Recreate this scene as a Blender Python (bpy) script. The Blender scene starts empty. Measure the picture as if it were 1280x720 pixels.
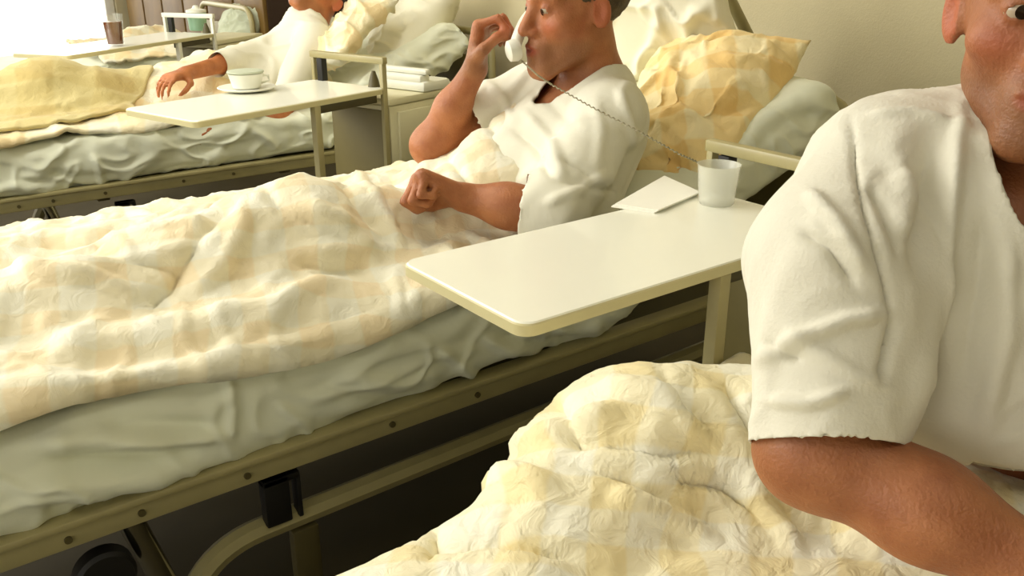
import bpy, bmesh, math, random
import numpy as np
from mathutils import Vector, Matrix

S = bpy.context.scene
COL = S.collection
# ------------------------------------------------------------------ camera
FPX = 1100.0; HZY = -70.0; VPX = 2200.0; CH = 1.15
PIT = math.atan((360 - HZY) / FPX)
AZ = math.atan2(VPX - 640, FPX * math.cos(PIT) + (360 - HZY) * math.sin(PIT))
FH = np.array([math.cos(AZ), math.sin(AZ), 0.]); RT = np.array([math.sin(AZ), -math.cos(AZ), 0.]); UP = np.array([0, 0, 1.])
FW = FH * math.cos(PIT) - UP * math.sin(PIT); CU = FH * math.sin(PIT) + UP * math.cos(PIT)
CAM = np.array([0, 0, CH])
cd = bpy.data.cameras.new('camera'); cam = bpy.data.objects.new('camera', cd); COL.objects.link(cam)
cd.sensor_width = 36; cd.lens = FPX / 1280 * 36; cd.clip_start = 0.02
m3 = Matrix((RT, CU, -FW)).transposed().to_4x4(); m3.translation = Vector(CAM); cam.matrix_world = m3
S.camera = cam
def ray(px, py): return FW * FPX + RT * (px - 640) + CU * (360 - py)
def atd(px, py, d): return CAM + ray(px, py) * (d / FPX)
def atz(px, py, z): r = ray(px, py); return CAM + r * ((z - CH) / r[2])
def aty(px, py, y): r = ray(px, py); return CAM + r * (y / r[1])
def proj(v):
    d = v - CAM; w = d @ FW
    return 640 + FPX * (d @ RT) / w, 360 - FPX * (d @ CU) / w
# ------------------------------------------------------------------ light
W = bpy.data.worlds.new('world'); S.world = W; W.use_nodes = True
W.node_tree.nodes['Background'].inputs[0].default_value = (1.0, .97, .90, 1)
W.node_tree.nodes['Background'].inputs[1].default_value = 2.2
def area(name, loc, tgt, sx, sy, power, col=(1, .975, .91)):
    l = bpy.data.lights.new(name, 'AREA'); l.shape = 'RECTANGLE'; l.size = sx; l.size_y = sy; l.energy = power; l.color = col
    o = bpy.data.objects.new(name, l); COL.objects.link(o); o.location = loc
    o.rotation_euler = (Vector(tgt) - Vector(loc)).to_track_quat('-Z', 'Y').to_euler(); return o
area('window_daylight', (-1.9, 3.6, 2.25), (1.0, 1.3, .7), 2.4, 1.6, 84)
area('far_window_daylight', (0.6, 7.7, 1.7), (1.2, 3.0, .6), 2.6, 1.8, 30)
for i, (x, y) in enumerate(((.3, 2.3), (.3, 5.0), (.3, -.6))): area('overhead_fill', (x, y, 2.86), (x, y, 0), 1.5, .5, (22, 16, 6)[i])  # added overhead fill without fixtures, brightens trays and duvet tops
area('near_foot_fill', (-2.6, -.6, 1.3), (.6, 1.2, .4), 1.8, 1.2, 14)  # added camera-side fill for the telephone bed's mattress side; no window here
S.view_settings.view_transform = 'Standard'; S.view_settings.look = 'None'; S.view_settings.gamma = 1
S.view_settings.use_curve_mapping = False
S.view_settings.exposure = 0.29

# ------------------------------------------------------------------ materials
def lin(c):
    return tuple(((v / 255) / 12.92 if v / 255 <= .04045 else ((v / 255 + .055) / 1.055) ** 2.4) for v in c) + (1,)
def N(nt, t, **k):
    n = nt.nodes.new(t)
    for a, b in k.items(): setattr(n, a, b)
    return n
def mat(name, rgb, rough=.6, metal=0., var=.06, vscale=8., bump=0., bscale=60., sheen=0., sss=0., coat=0., rgb2=None, trans=0., coords='Object'):
    m = bpy.data.materials.new(name); m.use_nodes = True; nt = m.node_tree; b = nt.nodes['Principled BSDF']
    tc = N(nt, 'ShaderNodeTexCoord')
    nz = N(nt, 'ShaderNodeTexNoise'); nz.inputs['Scale'].default_value = vscale; nz.inputs['Detail'].default_value = 5
    nt.links.new(tc.outputs[coords], nz.inputs['Vector'])
    rp = N(nt, 'ShaderNodeValToRGB'); c = lin(rgb)
    d = lin(rgb2) if rgb2 else tuple(v * (1 - 2 * var) for v in c[:3]) + (1,)
    rp.color_ramp.elements[0].position = .32; rp.color_ramp.elements[1].position = .68
    rp.color_ramp.elements[0].color = d; rp.color_ramp.elements[1].color = c
    nt.links.new(nz.outputs['Fac'], rp.inputs['Fac']); nt.links.new(rp.outputs['Color'], b.inputs['Base Color'])
    b.inputs['Roughness'].default_value = rough; b.inputs['Metallic'].default_value = metal
    b.inputs['Sheen Weight'].default_value = sheen; b.inputs['Coat Weight'].default_value = coat
    b.inputs['Transmission Weight'].default_value = trans
    if sss:
        b.inputs['Subsurface Weight'].default_value = sss; b.inputs['Subsurface Radius'].default_value = (.012, .004, .002); b.inputs['Subsurface Scale'].default_value = 1
    if bump:
        n2 = N(nt, 'ShaderNodeTexNoise'); n2.inputs['Scale'].default_value = bscale; n2.inputs['Detail'].default_value = 4
        nt.links.new(tc.outputs[coords], n2.inputs['Vector'])
        bp = N(nt, 'ShaderNodeBump'); bp.inputs['Strength'].default_value = bump; bp.inputs['Distance'].default_value = .004
        nt.links.new(n2.outputs['Fac'], bp.inputs['Height']); nt.links.new(bp.outputs['Normal'], b.inputs['Normal'])
    return m
def plaid(name, base, mid, deep, period=.19, rot=.25, bump=.5):
    """woven check of broad stripes, laid along the cloth's own UV"""
    m = bpy.data.materials.new(name); m.use_nodes = True; nt = m.node_tree; b = nt.nodes['Principled BSDF']; L = nt.links.new
    uv = N(nt, 'ShaderNodeUVMap'); uv.uv_map = 'UVMap'
    mp = N(nt, 'ShaderNodeMapping'); mp.inputs['Rotation'].default_value[2] = rot; L(uv.outputs[0], mp.inputs[0])
    nz = N(nt, 'ShaderNodeTexNoise'); nz.inputs['Scale'].default_value = 5; L(mp.outputs[0], nz.inputs['Vector'])
    ad = N(nt, 'ShaderNodeMixRGB', blend_type='LINEAR_LIGHT'); ad.inputs[0].default_value = .03; L(mp.outputs[0], ad.inputs[1]); L(nz.outputs['Color'], ad.inputs[2])
    sp = N(nt, 'ShaderNodeSeparateXYZ'); L(ad.outputs[0], sp.inputs[0])
    outs = []
    for ax in (0, 1):
        mu = N(nt, 'ShaderNodeMath', operation='MULTIPLY'); mu.inputs[1].default_value = 2 * math.pi / period; L(sp.outputs[ax], mu.inputs[0])
        si = N(nt, 'ShaderNodeMath', operation='SINE'); L(mu.outputs[0], si.inputs[0])
        mr = N(nt, 'ShaderNodeMapRange', interpolation_type='SMOOTHSTEP'); mr.inputs[1].default_value = -.15; mr.inputs[2].default_value = .25; L(si.outputs[0], mr.inputs[0]); outs.append(mr)
    mx = N(nt, 'ShaderNodeMixRGB'); mx.inputs[1].default_value = lin(base); mx.inputs[2].default_value = lin(mid); L(outs[0].outputs[0], mx.inputs[0])
    mx2 = N(nt, 'ShaderNodeMixRGB'); mx2.inputs[1].default_value = lin(mid); mx2.inputs[2].default_value = lin(deep); L(outs[0].outputs[0], mx2.inputs[0])
    mx3 = N(nt, 'ShaderNodeMixRGB'); L(outs[1].outputs[0], mx3.inputs[0]); L(mx.outputs[0], mx3.inputs[1]); L(mx2.outputs[0], mx3.inputs[2])
    L(mx3.outputs[0], b.inputs['Base Color']); b.inputs['Roughness'].default_value = .9; b.inputs['Sheen Weight'].default_value = .15
    tc = N(nt, 'ShaderNodeTexCoord')
    n1 = N(nt, 'ShaderNodeTexNoise'); n1.inputs['Scale'].default_value = 34; n1.inputs['Detail'].default_value = 5; n1.inputs['Distortion'].default_value = 1.2; L(tc.outputs['Object'], n1.inputs['Vector'])
    bp = N(nt, 'ShaderNodeBump'); bp.inputs['Strength'].default_value = bump; bp.inputs['Distance'].default_value = .006; L(n1.outputs['Fac'], bp.inputs['Height']); L(bp.outputs[0], b.inputs['Normal'])
    return m
def skinmat(name, rgb, rgb2, stubble=(95, 78, 50), lip=(150, 66, 48)):
    m = mat(name, rgb, rough=.5, rgb2=rgb2, vscale=26, bump=.35, bscale=260, sss=.12)
    nt = m.node_tree; b = nt.nodes['Principled BSDF']; L = nt.links.new
    at = N(nt, 'ShaderNodeAttribute'); at.attribute_name = 'tone'; sp = N(nt, 'ShaderNodeSeparateColor'); L(at.outputs['Color'], sp.inputs[0])
    src = b.inputs['Base Color'].links[0].from_socket
    for i, c in ((0, stubble), (1, lip), (2, (184, 96, 62))):
        mx = N(nt, 'ShaderNodeMixRGB'); L(sp.outputs[i], mx.inputs[0]); L(src, mx.inputs[1]); mx.inputs[2].default_value = lin(c); src = mx.outputs[0]
    L(src, b.inputs['Base Color']); return m
M = dict(
    plaid=plaid('plaid_duvet_cloth', (238, 235, 214), (238, 230, 200), (236, 220, 182), period=.10),
    plaid_far=plaid('soft_plaid_cloth', (240, 235, 210), (240, 228, 190), (238, 216, 168), period=.17, bump=.7),
    plaid_front=plaid('yellow_check_cloth', (236, 232, 210), (236, 227, 192), (232, 217, 168), period=.085, rot=.75, bump=.9),
    yellow=plaid('yellow_pillow_cloth', (244, 229, 182), (242, 216, 154), (236, 200, 128), period=.13, rot=.5, bump=.6),
    olive_blanket=plaid('ochre_blanket_cloth', (204, 190, 134), (199, 183, 124), (192, 172, 110), period=.24),
    sheet=mat('pale_sheet_cotton', (233, 236, 214), rough=.9, var=.03, vscale=3, bump=.3, bscale=30, sheen=.1),
    pillow=mat('white_pillow_cotton', (240, 236, 212), rough=.9, var=.03, vscale=5, bump=.4, bscale=28, sheen=.1),
    greycloth=mat('grey_green_cotton', (190, 196, 172), rough=.9, var=.05, vscale=5, bump=.4, bscale=25),
    shirt=mat('white_gown_cotton', (220, 216, 198), rough=.88, var=.02, vscale=5, bump=.22, bscale=240, sheen=.15),
    shirt2=mat('white_gown_cotton_far', (230, 227, 208), rough=.88, var=.02, vscale=5, bump=.4, bscale=40),
    metal=mat('cream_enamelled_metal', (166, 156, 110), rough=.42, var=.06, vscale=12, coat=.1),
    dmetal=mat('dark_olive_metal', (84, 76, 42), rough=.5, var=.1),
    chrome=mat('chrome', (200, 198, 180), rough=.18, metal=1., var=.02),
    black=mat('black_rubber', (16, 14, 10), rough=.6),
    tray=mat('cream_laminate', (246, 246, 230), rough=.28, var=.01, coat=.25),
    edge=mat('cream_edge_band', (205, 196, 150), rough=.4, var=.03),
    cab=mat('olive_cream_cabinet', (122, 111, 66), rough=.5, var=.05),
    cabw=mat('cream_cabinet_top', (222, 216, 180), rough=.4, var=.03),
    white=mat('white_plastic', (236, 236, 222), rough=.35, var=.01),
    paper=mat('white_paper', (248, 246, 232), rough=.8, var=.01),
    wall=mat('beige_plaster', (198, 187, 150), rough=.9, var=.04, vscale=3, bump=.3, bscale=180),
    floor=mat('brown_linoleum', (66, 57, 30), rough=.75, var=.12, vscale=4),
    ceil=mat('white_ceiling', (225, 220, 200), rough=.9),
    frame=mat('white_window_frame', (240, 240, 232), rough=.5),
    wood=mat('brown_wood_panel', (122, 94, 42), rgb2=(98, 72, 28), rough=.5, vscale=5),
    dwood=mat('dark_wood_gap', (46, 24, 10), rough=.6),
    skin=skinmat('tanned_skin', (166, 106, 66), (142, 84, 48)),
    skin2=skinmat('tanned_skin_of_reclining_man', (182, 118, 74), (158, 94, 54)),
    skin3=skinmat('ruddy_skin', (192, 120, 70), (168, 98, 52)),
    hair=mat('dark_brown_hair', (42, 28, 16), rough=.55, vscale=60, var=.2, bump=1., bscale=400),
    hair2=mat('ash_brown_hair', (84, 68, 42), rough=.6, vscale=60, var=.2, bump=1., bscale=400),
    eyew=mat('eye_white', (176, 158, 134), rough=.2, var=.02), iris=mat('dark_iris', (40, 28, 18), rough=.1),
    tea=mat('milky_tea', (104, 50, 18), rough=.2), teal=mat('pale_green_plastic', (150, 190, 160), rough=.3),
    cord=mat('grey_cord', (150, 142, 112), rough=.5),
)
def clear(name, tint, fac):
    m = bpy.data.materials.new(name); m.use_nodes = True; nt = m.node_tree; b = nt.nodes['Principled BSDF']
    b.inputs['Base Color'].default_value = lin(tint); b.inputs['Roughness'].default_value = .15
    t = N(nt, 'ShaderNodeBsdfTransparent'); mx = N(nt, 'ShaderNodeMixShader'); mx.inputs[0].default_value = fac
    nt.links.new(t.outputs[0], mx.inputs[1]); nt.links.new(b.outputs[0], mx.inputs[2])
    nt.links.new(mx.outputs[0], nt.nodes['Material Output'].inputs[0]); return m
M['cup'] = clear('translucent_plastic', (240, 240, 226), .4)
M['glass'] = clear('clear_glass', (235, 240, 235), .10)
for n_ in list(M['glass'].node_tree.nodes):
    if n_.type == 'BSDF_PRINCIPLED': n_.inputs['Metallic'].default_value = 1.; n_.inputs['Roughness'].default_value = .03
M['glass'].node_tree.nodes['Mix Shader'].inputs[0].default_value = .07

# ------------------------------------------------------------------ object helpers
def link(o, parent=None, label=None, cat=None, group=None, kind=None):
    COL.objects.link(o)
    if parent: o.parent = parent
    for k, v in (('label', label), ('category', cat), ('group', group), ('kind', kind)):
        if v: o[k] = v
    return o
def mesh_obj(name, v, f, m, parent=None, smooth=True, uv=None, **kw):
    me = bpy.data.meshes.new(name); me.from_pydata([tuple(map(float, p)) for p in v], [], [tuple(map(int, q)) for q in f])
    if smooth: me.polygons.foreach_set('use_smooth', [True] * len(me.polygons))
    me.materials.append(m)
    if uv is not None:
        ul = me.uv_layers.new(name='UVMap'); idx = np.empty(len(me.loops), dtype=np.int32); me.loops.foreach_get('vertex_index', idx)
        ul.data.foreach_set('uv', np.asarray(uv, dtype=np.float32)[idx].ravel())
    me.update(); return link(bpy.data.objects.new(name, me), parent, **kw)
def thing(name, label, cat, loc=(0, 0, 0), rz=0., group=None):
    o = bpy.data.objects.new(name, None); o.location = tuple(map(float, loc)); o.rotation_euler = (0, 0, rz); o.empty_display_size = .1
    return link(o, None, label, cat, group)
class MB:
    def __init__(s): s.v = []; s.f = []
    def add(s, v, f):
        k = len(s.v); s.v += [tuple(map(float, p)) for p in v]; s.f += [tuple(i + k for i in q) for q in f]; return s
    def box(s, x0, x1, y0, y1, z0, z1, bev=.004, rot=None, org=(0, 0, 0)):
        bm = bmesh.new(); bmesh.ops.create_cube(bm, size=1)
        for v in bm.verts: v.co = Vector(((x0 + x1) / 2 + v.co.x * (x1 - x0), (y0 + y1) / 2 + v.co.y * (y1 - y0), (z0 + z1) / 2 + v.co.z * (z1 - z0)))
        if bev: bmesh.ops.bevel(bm, geom=bm.edges[:], offset=bev, segments=2, affect='EDGES', profile=.5)
        bm.verts.index_update(); R = rot or Matrix.Identity(3)
        s.add([R @ v.co + Vector(org) for v in bm.verts], [tuple(v.index for v in f.verts) for f in bm.faces]); bm.free(); return s
    def tube(s, pts, r, n=12, cap=True, close=False):
        P = [Vector(tuple(map(float, p))) for p in pts]; rs = r if hasattr(r, '__len__') else [r] * len(P)
        t0 = (P[1] - P[0]).normalized(); a = t0.orthogonal().normalized(); V = []; F = []
        for i, p in enumerate(P):
            t = ((P[min(i + 1, len(P) - 1)] - P[max(i - 1, 0)])).normalized()
            a = (a - t * a.dot(t)).normalized(); b = t.cross(a)
            V += [p + (a * math.cos(2 * math.pi * k / n) + b * math.sin(2 * math.pi * k / n)) * rs[i] for k in range(n)]
        for i in range(len(P) - 1):
            for k in range(n): F.append((i * n + k, i * n + (k + 1) % n, (i + 1) * n + (k + 1) % n, (i + 1) * n + k))
        if cap: F.append(tuple(range(n))[::-1]); F.append(tuple((len(P) - 1) * n + k for k in range(n)))
        return s.add(V, F)
    def lathe(s, prof, c=(0, 0, 0), n=32):
        V = []; F = []
        for r, z in prof: V += [(c[0] + r * math.cos(2 * math.pi * k / n), c[1] + r * math.sin(2 * math.pi * k / n), c[2] + z) for k in range(n)]
        for i in range(len(prof) - 1):
            for k in range(n): F.append((i * n + k, i * n + (k + 1) % n, (i + 1) * n + (k + 1) % n, (i + 1) * n + k))
        F.append(tuple(range(n))[::-1]); F.append(tuple((len(prof) - 1) * n + k for k in range(n)))
        return s.add(V, F)
    def obj(s, name, m, parent=None, smooth=False, **kw):
        o = mesh_obj(name, s.v, s.f, m, parent, smooth=True, **kw)
        try:
            o.data.set_sharp_from_angle(angle=math.radians(35))
        except Exception: pass
        return o
def arc(c, r, a0, a1, u, w, n=8):
    c, u, w = map(np.array, (c, u, w)); return [c + r * (u * math.cos(t) + w * math.sin(t)) for t in np.linspace(a0, a1, n)]
def roundpath(pts, r, n=6):
    P = [np.array(p, float) for p in pts]; out = [P[0]]
    for i in range(1, len(P) - 1):
        a = P[i - 1] - P[i]; b = P[i + 1] - P[i]; a /= np.linalg.norm(a); b /= np.linalg.norm(b)
        for t in np.linspace(0, 1, n): out.append((1 - t) ** 2 * (P[i] + a * r) + 2 * t * (1 - t) * P[i] + t * t * (P[i] + b * r))
    return out + [P[-1]]
# ------------------------------------------------------------------ numpy noise
_rs = np.random.RandomState(7); _perm = np.tile(_rs.permutation(256), 3); _g = _rs.randn(256, 3); _g /= np.linalg.norm(_g, axis=1)[:, None]
def noise(p):
    p = np.asarray(p, float); i = np.floor(p).astype(int); f = p - i; i &= 255; u = f * f * f * (f * (f * 6 - 15) + 10); r = 0
    for a in (0, 1):
        for b in (0, 1):
            for c in (0, 1):
                h = _perm[_perm[_perm[(i[:, 0] + a) & 255] + ((i[:, 1] + b) & 255)] + ((i[:, 2] + c) & 255)] & 255
                d = _g[h, 0] * (f[:, 0] - a) + _g[h, 1] * (f[:, 1] - b) + _g[h, 2] * (f[:, 2] - c)
                r = r + d * (u[:, 0] if a else 1 - u[:, 0]) * (u[:, 1] if b else 1 - u[:, 1]) * (u[:, 2] if c else 1 - u[:, 2])
    return r * 1.6
def ridges(p, s, warp=.5, seed=0.):
    """soft cloth folds: ridged noise on warped coordinates; s = scale per axis"""
    q = p * np.array(s) + seed
    q = q + warp * np.stack([noise(q * .6 + 11), noise(q * .6 + 37), noise(q * .6 + 71)], 1)
    n = noise(q); return np.exp(-(n / .16) ** 2) - .35
def seg_d(px, py, pts):
    d = np.full(px.shape, 1e9)
    tt = np.zeros(px.shape); n = len(pts) - 1
    for i in range(n):
        (ax, ay), (bx, by) = pts[i], pts[i + 1]; vx, vy = bx - ax, by - ay
        t = np.clip(((px - ax) * vx + (py - ay) * vy) / (vx * vx + vy * vy + 1e-9), 0, 1)
        e = np.hypot(px - ax - t * vx, py - ay - t * vy); k = e < d; d = np.where(k, e, d); tt = np.where(k, (i + t) / n, tt)
    return d, tt
def strokes(v, nrm, L):
    """fold lines: polylines given where the photograph shows them, pressed into / raised from the side facing us"""
    px, py = proj(v); facing = ((CAM - v) * nrm).sum(1) > 0; o = np.zeros(len(v))
    for pts, w, amp in L:
        d, t = seg_d(px, py, pts); o += np.where(facing, amp * np.exp(-(d / w) ** 2) * np.clip(np.minimum(t, 1 - t) * 5 + .15, 0, 1), 0)
    return o
def get_v(me):
    a = np.empty(len(me.vertices) * 3); me.vertices.foreach_get('co', a); return a.reshape(-1, 3)
def get_n(me):
    a = np.empty(len(me.vertices) * 3); me.vertex_normals.foreach_get('vector', a); return a.reshape(-1, 3)
def displace(o, fn, L=None):
    me = o.data; v = get_v(me); n = get_n(me); d = fn(v, n) if fn else np.zeros(len(v))
    if L: d = d + strokes(v, n, L)
    me.vertices.foreach_set('co', (v + n * d[:, None]).ravel()); me.update()
# ------------------------------------------------------------------ implicit surfaces (smooth unions, sparse surface nets)
def smin(a, b, k):
    if k <= 0: return np.minimum(a, b)
    h = np.maximum(k - np.abs(a - b), 0) / k; return np.minimum(a, b) - h * h * k * .25
def cone(p, a, b, ra, rb):
    a = np.asarray(a, np.float32); b = np.asarray(b, np.float32); ab = b - a
    t = np.clip(((p - a) @ ab) / max(float(ab @ ab), 1e-9), 0, 1)
    return np.linalg.norm(p - a - t[:, None] * ab, axis=1) - (ra + t * (rb - ra))
def ell(p, c, r, R=None):
    q = p - np.asarray(c, np.float32)
    if R is not None: q = q @ np.asarray(R, np.float32)
    r = np.asarray(r, np.float32); k0 = np.linalg.norm(q / r, axis=1); k1 = np.linalg.norm(q / (r * r), axis=1); return k0 * (k0 - 1) / np.maximum(k1, 1e-6)
def surface(fn, lo, hi, h, B=12):
    """vertices and quads of fn = 0; only blocks near the surface are evaluated"""
    lo = np.array(lo, float); nb = np.ceil((np.array(hi) - lo) / (h * B)).astype(int)
    bi = np.stack(np.meshgrid(*[np.arange(k) for k in nb], indexing='ij'), -1).reshape(-1, 3)
    d = fn((lo + (bi + .5) * B * h).astype(np.float32)); bi = bi[np.abs(d) < B * h * 1.25]
    n = B + 2; loc = np.stack(np.meshgrid(*[np.arange(-1, B + 1)] * 3, indexing='ij'), -1)
    G = (nb + 2) * B + 4; ids = []; VS = []; Q = []
    for s in range(0, len(bi), 120):
        b = bi[s:s + 120]; g = b[:, None, None, None, :] * B + loc[None]
        f = fn((lo + g.reshape(-1, 3) * h).astype(np.float32)).reshape(len(b), n, n, n)
        c = B + 1; cs = [f[:, i:i + c, j:j + c, k:k + c] for i in (0, 1) for j in (0, 1) for k in (0, 1)]
        ins = sum((x < 0).astype(int) for x in cs); act = (ins > 0) & (ins < 8)
        acc = np.zeros(act.shape + (3,)); cnt = np.zeros(act.shape)
        O = [(i, j, k) for i in (0, 1) for j in (0, 1) for k in (0, 1)]
        for a in range(8):
            for e in range(a + 1, 8):
                dd = np.array(O[e]) - np.array(O[a])
                if abs(dd).sum() != 1: continue
                A, E = cs[a], cs[e]; x = (A < 0) != (E < 0); t = np.where(x, A / np.where(x, A - E, 1), 0)
                acc += x[..., None] * (np.array(O[a]) + t[..., None] * dd); cnt += x
        w = np.argwhere(act); gl = b[w[:, 0]] * B + w[:, 1:] - 1
        key = ((gl[:, 0] + 2) * G[1] + gl[:, 1] + 2) * G[2] + gl[:, 2] + 2
        pos = lo + (gl + acc[act] / cnt[act][:, None]) * h; ids.append(key); VS.append(pos)
        for ax in range(3):
            f0 = f[:, 1:c, 1:c, 1:c]; sl = [slice(1, c)] * 3; sl[ax] = slice(2, c + 1); f1 = f[(slice(None),) + tuple(sl)]
            x = np.argwhere((f0 < 0) != (f1 < 0))
            if not len(x): continue
            flip = f0[tuple(x.T)] < 0; gl = b[x[:, 0]] * B + x[:, 1:]
            u = np.zeros(3, int); v = np.zeros(3, int); u[(ax + 1) % 3] = 1; v[(ax + 2) % 3] = 1
            K = [((q[:, 0] + 2) * G[1] + q[:, 1] + 2) * G[2] + q[:, 2] + 2 for q in (gl - u - v, gl - v, gl, gl - u)]
            q = np.stack(K, 1); q[~flip] = q[~flip][:, ::-1]; Q.append(q)
    ids = np.concatenate(ids); VS = np.concatenate(VS); Q = np.concatenate(Q)
    uq, first = np.unique(ids, return_index=True); ix = np.searchsorted(uq, Q); ix = np.clip(ix, 0, len(uq) - 1)
    ok = (uq[ix] == Q).all(1); return VS[first], ix[ok]
def smooth_mesh(v, f, it=2):
    e = np.concatenate([f[:, [0, 1]], f[:, [1, 2]], f[:, [2, 3]], f[:, [3, 0]]]); e = np.concatenate([e, e[:, ::-1]])
    for _ in range(it):
        s = np.zeros_like(v); np.add.at(s, e[:, 0], v[e[:, 1]]); c = np.bincount(e[:, 0], minlength=len(v))[:, None]
        v = v * .4 + .6 * s / np.maximum(c, 1)
    return v
def implicit(name, fn, lo, hi, h, m, parent=None, cut=None, it=2, uvf=None, solid=0., **kw):
    v, f = surface(fn, lo, hi, h); v = smooth_mesh(v, f, it)
    if cut is not None:
        c = cut(v); f = f[(c[f] < 0).any(1)]
        for _ in range(3):
            i = np.unique(f); i = i[cut(v[i]) > 0]; w = v[i]
            if not len(i): break
            e = 5e-4; c0 = cut(w); g = np.stack([(cut(w + np.eye(3)[k] * e) - cut(w - np.eye(3)[k] * e)) / (2 * e) for k in range(3)], 1)
            st = -(c0 + 2e-5)[:, None] * g / np.maximum((g * g).sum(1), .05)[:, None]; ln = np.linalg.norm(st, axis=1)[:, None]; v[i] = w + st * np.minimum(1, 1.6 * h / np.maximum(ln, 1e-9))
        used = np.unique(f); mp = -np.ones(len(v), int); mp[used] = np.arange(len(used)); v = v[used]; f = mp[f]
    if cut is not None:   # even out the cut edge
        e = np.sort(np.concatenate([f[:, [0, 1]], f[:, [1, 2]], f[:, [2, 3]], f[:, [3, 0]]]), axis=1); ue, ct = np.unique(e, axis=0, return_counts=True); be = ue[ct == 1]
        for _ in range(5):
            sm_ = np.zeros_like(v); n_ = np.zeros(len(v))
            for a_, b_ in ((0, 1), (1, 0)): np.add.at(sm_, be[:, a_], v[be[:, b_]]); np.add.at(n_, be[:, a_], 1)
            k_ = n_ > 0; v[k_] = .5 * v[k_] + .5 * sm_[k_] / n_[k_][:, None]
    o = mesh_obj(name, v, f, m, parent, uv=None if uvf is None else uvf(v), **kw)
    if solid: sm = o.modifiers.new('thickness', 'SOLIDIFY'); sm.thickness = solid; sm.offset = -1
    return o
# ------------------------------------------------------------------ grids of cloth
def sheetgrid(name, x0, xhi, ylo, yhi, step, zf, m, parent=None, solid=.012, dispf=None, L=None, **kw):
    """cloth grid fitted between ylo(x), yhi(x), x0(t) and xhi(t); t runs 0..1 across"""
    F_ = lambda q: q if callable(q) else (lambda t: q + 0 * t)
    x0, xhi, ylo, yhi = map(F_, (x0, xhi, ylo, yhi)); tm = np.array([.5]); xm = (x0(tm) + xhi(tm)) / 2
    nu = int(np.ptp([x0(tm)[0], xhi(tm)[0]]) / step); nv = int((yhi(xm) - ylo(xm))[0] / step)
    U, V = np.meshgrid(np.linspace(0, 1, nu), np.linspace(0, 1, nv), indexing='ij'); u = U.ravel(); t = V.ravel()
    x = x0(t) + u * (xhi(t) - x0(t)); y = ylo(x) + t * (yhi(x) - ylo(x)); z = zf(x, y); v = np.stack([x, y, z], 1)
    a = (np.arange(nu - 1)[:, None] * nv + np.arange(nv - 1)[None]).ravel(); f = np.stack([a, a + nv, a + nv + 1, a + 1], 1)
    o = mesh_obj(name, v, f, m, parent, uv=np.stack([x, y + .6 * z], 1), **kw)
    displace(o, dispf, L)
    if solid: sm = o.modifiers.new('thickness', 'SOLIDIFY'); sm.thickness = solid; sm.offset = 0
    return o
def smax(a, b, k=.05):
    return -smin(-a, -b, k)
def hump(x, y, a, b, ra, rb):
    """height of a limb under cloth: capsule a-b (3-D points) seen from above, with skirts"""
    a = np.array(a, float); b = np.array(b, float); d = b - a; t = np.clip(((x - a[0]) * d[0] + (y - a[1]) * d[1]) / (d[0] ** 2 + d[1] ** 2 + 1e-9), 0, 1)
    r = ra + t * (rb - ra); e = np.hypot(x - a[0] - t * d[0], y - a[1] - t * d[1]); q = e / r
    return (a[2] + t * d[2]) + r * np.where(q < .8, np.sqrt(np.maximum(1 - q * q, 0.0001)), .6 - (q - .8) * 1.33)
def pillow(name, c, sx, sy, h, R, m, label, seed=0., crease=.02, L=None, n=70, pinch=.0):
    u = np.linspace(-1, 1, n); U, V = np.meshgrid(u, u, indexing='ij'); U = U.ravel(); V = V.ravel(); vs = []; uvs = []; F = []
    prof = (np.maximum(1 - np.abs(U) ** 3.2, 0) ** .62) * (np.maximum(1 - np.abs(V) ** 3.2, 0) ** .62)
    rx = 1 - .07 * (1 - V ** 2) * 1.0; ry = 1 - .07 * (1 - U ** 2)
    for s in (1, -1):
        vs.append(np.stack([U * sx / 2 * rx, V * sy / 2 * ry, s * h / 2 * prof * (1 - pinch * np.exp(-(U / .25) ** 2))], 1)); uvs.append(np.stack([U * sx / 2, V * sy / 2], 1))
        a = (np.arange(n - 1)[:, None] * n + np.arange(n - 1)[None]).ravel(); f = np.stack([a, a + n, a + n + 1, a + 1], 1)
        F.append(f if s > 0 else f[:, ::-1] + n * n)
    v = np.concatenate(vs); Rm = np.array(R)
    q = v.copy(); edge = np.maximum(np.abs(q[:, 0]) / sx * 2, np.abs(q[:, 1]) / sy * 2)
    w = np.clip((1.0 - edge) * 6, 0, 1)
    dz = w * crease * (ridges(q, (5, 9, 5), .8, seed) + .5 * ridges(q, (14, 8, 8), .8, seed + 5))
    v[:, 2] += np.sign(v[:, 2] + 1e-9) * dz
    v[:, 2] += .03 * noise(q * np.array([4, 4, 0]) + seed) 
    v = v @ Rm.T + np.array(c)
    o = mesh_obj(name, v, np.concatenate(F), m, uv=np.concatenate(uvs), label=label, cat='pillow')
    bm = bmesh.new(); bm.from_mesh(o.data); bmesh.ops.remove_doubles(bm, verts=bm.verts, dist=.0008); bm.to_mesh(o.data); bm.free()
    if L: displace(o, None, L)
    return o
def frame_R(xa, za):
    """columns: x axis, y axis, z axis (x given, z roughly)"""
    x = np.array(xa, float); x /= np.linalg.norm(x); z = np.array(za, float); z -= x * (z @ x); z /= np.linalg.norm(z); y = np.cross(z, x)
    return np.stack([x, y, z], 1)
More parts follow.
